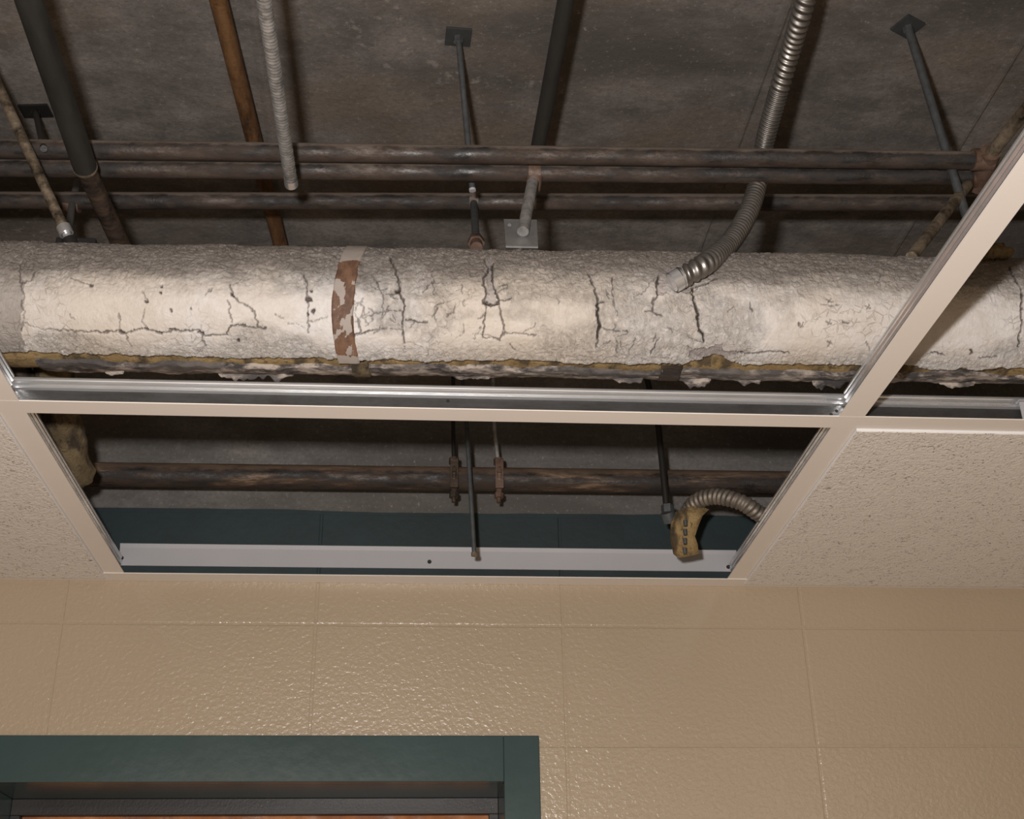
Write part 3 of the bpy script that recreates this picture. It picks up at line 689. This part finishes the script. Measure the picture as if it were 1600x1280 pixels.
# hanger with clamp on the near-wall thin pipe, centre
def clamp_rod(top, c, bot, rr, label, cl_r=.021, mc=M_fit, mr=M_rod):
    t = thing('pipe_hanger', c, label, 'pipe hanger')
    mb = MB(); mb.sweep([Vector(c)-Vector((.009,0,0)), Vector(c)+Vector((.009,0,0))], cl_r, 22); mb.build('clamp', mc, t, .002)
    mb = MB(); mb.sweep([top, c], rr, 14)
    if bot is not None: mb.sweep([c, bot], rr, 14)
    mb.build('rod', mr, t); return t
c = a3.lerp(b3, (740-0+0)/1500.*(1500/1500.)) if False else atz(740, 314, z3)
t = thing('pipe_hanger', c, 'grey rod hanging from the lowest rusty pipe to a rusty nut at centre', 'pipe hanger')
mb = MB(); e = atd(744, 378, 2.10); mb.sweep([c, e], .0066, 16); mb.build('rod', M_rod, t)
mb = MB(); mb.sweep([c-Vector((.008,0,0)), c+Vector((.008,0,0))], .0168, 20); mb.build('loop', M_rustp, t)
dd = (e-c).normalized(); mb = MB(); hexnut(mb, e, dd, .014, .016); mb.sweep([e+dd*.008, e+dd*.03], .010, 14); mb.build('nut', M_fit, t)
c = atz(113, 316, z3); e = atd(106, 374, 2.16)
t = thing('pipe_hanger', c, 'rust-capped clamp and pale rod on the lowest rusty pipe at the left', 'pipe hanger')
mb = MB(); mb.sweep([c-Vector((.013,0,0)), c+Vector((.013,0,0))], .0190, 22); mb.build('clamp', M_fit, t, .002)
mb = MB(); mb.sweep([atz(121, 284, 1.46), c], .0062, 14); mb.sweep([c, e], .0062, 14); mb.build('rod', M_plate, t)
# right hand pipe with rusty elbow
t = thing('conduit_elbow', atz(1538, 262, z12), 'rusty elbow at the right end of the two upper thin pipes, with tubes leaving it', 'pipe fitting')
c = atz(1540, 250, z12); c2 = atz(1536, 277, z12)
mb = MB(); mb.sweep([c-Vector((.022,0,0)), c+Vector((.010,0,0))], .0182, 22); mb.sweep([c2-Vector((.022,0,0)), c2+Vector((.012,0,0))], .0182, 22)
mb.sweep([c+Vector((0,-.02,0)), c2+Vector((0,.02,-.004))], .0165, 22); mb.build('fitting', M_fit, t, .002)
mb = MB(); q0 = atz(1608, 166, z12); a_, b_ = ext(q0, c, .6, 0); mb.sweep([a_, b_], .0105, 22); mb.build('upper_pipe', M_tanr, t)
mb = MB(); mb.sweep([atz(1518, 281, z12-.002), atd(1424, 402, 1.955)], .0088, 22); mb.build('lower_pipe', M_tanr, t)

# ------------------------------------------------------------------ behind the lower opening
a, b = aty(125, 741, 2.27), aty(1235, 755, 2.27); a, b = ext(a, b, .9, .9)
straight('rusty_wall_pipe', a, b, .0235, M_rustw, 'thick rusty pipe running along the wall behind the lower opening', n=2)
def wp(px): 
    p = aty(px, 741+14*(px-125)/1110., 2.27); return p
def loop_hanger(px, toppx, toppy, label, m, mr, drop=.03):
    c = wp(px); t = thing('pipe_hanger', c, label, 'pipe hanger'); top = aty(toppx, toppy, 2.27)
    mb = MB(); P = [c+Vector((0, .029*math.cos(k*math.pi/10), .029*math.sin(k*math.pi/10))) for k in range(21)]
    for p, q in zip(P[:-1], P[1:]):
        mb.sweep([p, q], .006, 8)
    mb.box((c.x-.008, c.y-.031, c.z-.03), (c.x+.008, c.y-.026, c.z+.03)); mb.build('clamp', m, t, .001)
    u_ = (top-(c+Vector((0,0,.03)))).normalized(); tp = c+Vector((0,0,.03))
    mb = MB(); mb.sweep([tp, top, Vector((top.x, 2.352, ZS))], .0042, 12); mb.build('rod', mr, t)
    mb = MB(); hexnut(mb, c+Vector((0,-.004,.036)), (0,0,1), .010, .012); mb.build('nut', m, t); mb = MB(); hexnut(mb, c+Vector((0,-.004,-.036)), (0,0,1), .009, .010); mb.sweep([c+Vector((0,-.004,-.03)), c+Vector((0,-.004,-.036-drop*.5))], .004, 10); mb.build('nut', m, t)
loop_hanger(709, 708, 665, 'dark clamp with black rod on the wall pipe, left of the thin grey rod', M_darkb, M_black)
loop_hanger(779, 772, 665, 'rusty clamp with silvery rod on the wall pipe, right of the thin grey rod', M_fit, M_conduit)
a, b = aty(729, 662, 2.205), aty(741, 864, 2.225)
mb = MB(); t = thing('grey_rod', b, 'thin plain grey rod standing on the white strip in the lower opening', 'rod')
u_ = (a-b).normalized(); tp = a+u_*((ZS-a.z)/u_.z*1.0); tp = Vector((tp.x, 2.352, ZS)); mb.sweep([b, a, tp], .0044, 12); mb.build('shaft', M_rod, t)
mb = MB(); mb.sweep([b, b+Vector((0,0,-.006))], .006, 12); mb.build('foot', M_tanr, t)
t = thing('pipe_hanger', aty(1044, 800, 2.20), 'black rod with a grey nut, in front of the wall pipe beside the curled conduit', 'pipe hanger')
a, b = aty(1029, 668, 2.20), aty(1041, 788, 2.20); tp = Vector((a.x-.03, 2.352, ZS))
mb = MB(); mb.sweep([b, a, tp], .0062, 14); mb.build('rod', M_black, t)
mb = MB(); hexnut(mb, aty(1043, 796, 2.20), (0,0,1), .012, .016); mb.sweep([aty(1043, 800, 2.20), aty(1048, 815, 2.21)], .014, 14); mb.build('nut', M_rod, t)
flexc('flexible_conduit', [atd(1420,790,2.45), atd(1290,800,2.46), atd(1230,812,2.42), atd(1193,806,2.38), atd(1160,786,2.36), atd(1120,776,2.38), atd(1090,783,2.40), atd(1074,803,2.42), atd(1070,828,2.42)],
      .0150, M_flexb, 'dusty ribbed conduit arching into a yellow scrap behind the lower opening', open_end=False, pitch=.0095, amp=.16)
# yellow collar of insulation round the end of the arch
t = thing('insulation_scrap', atd(1070, 868, 2.42), 'curved yellow scrap of insulation hanging over the white strip at the conduit end', 'insulation scrap')
O = [(1075,792),(1056,800),(1048,818),(1047,842),(1052,866),(1060,872),(1072,870),(1092,866),(1090,850),(1086,838),(1092,820),(1098,806),(1108,796),(1092,790)]
mb = MB(); n = len(O); F0 = [atd(x, y, 2.385+.0004*abs(x-1070)) for x, y in O]; B0 = [p+dirpx(1070, 830)*.028 for p in F0]
cc = atd(1069, 832, 2.374); mb.add(F0+B0+[cc], [(i, (i+1) % n, 2*n) for i in range(n)]+[(i, n+i, n+(i+1) % n, (i+1) % n) for i in range(n)]+[tuple(range(2*n-1, n-1, -1))], True)
mb.build('fibre_wrap', M_fibre, t)
for k, y_ in enumerate((818, 832, 846, 861)):
    q = atd(1071-k*.3, y_, 2.372); mb = MB(); mb.sweep([q+Vector((0,0,-.0055)), q+Vector((0,0,.0055))], [.0034, .0042], 10); mb.build('staple', M_rod, t)
# insulated elbow at the left
a, m_, b = atd(82, 570, 2.12), atd(96, 655, 2.20), atd(112, 728, 2.27)
P = resample(spline([a+Vector((-.02,-.0,.07)), a, m_, b, b+Vector((.0,.03,.0))], 10), .006)
mb = MB(); mb.sweep(P, .031, 28, radf=lambda L, ph, r: r*(1+.10*math.sin(L*60)*math.sin(2*ph)+.06*math.sin(9*ph+L*90))); tag(mb.build('wrapped_pipe', M_fibred), 'short brown-yellow insulation-wrapped pipe end in the left corner of the lower opening', 'insulated pipe')
a, b = atd(-20, 500, 2.10), atd(48, 612, 2.13)
straight('brown_pipe', a, b, .019, M_darkb, 'dark brown pipe end at the left edge, just under the plastered pipe', 'pipe')
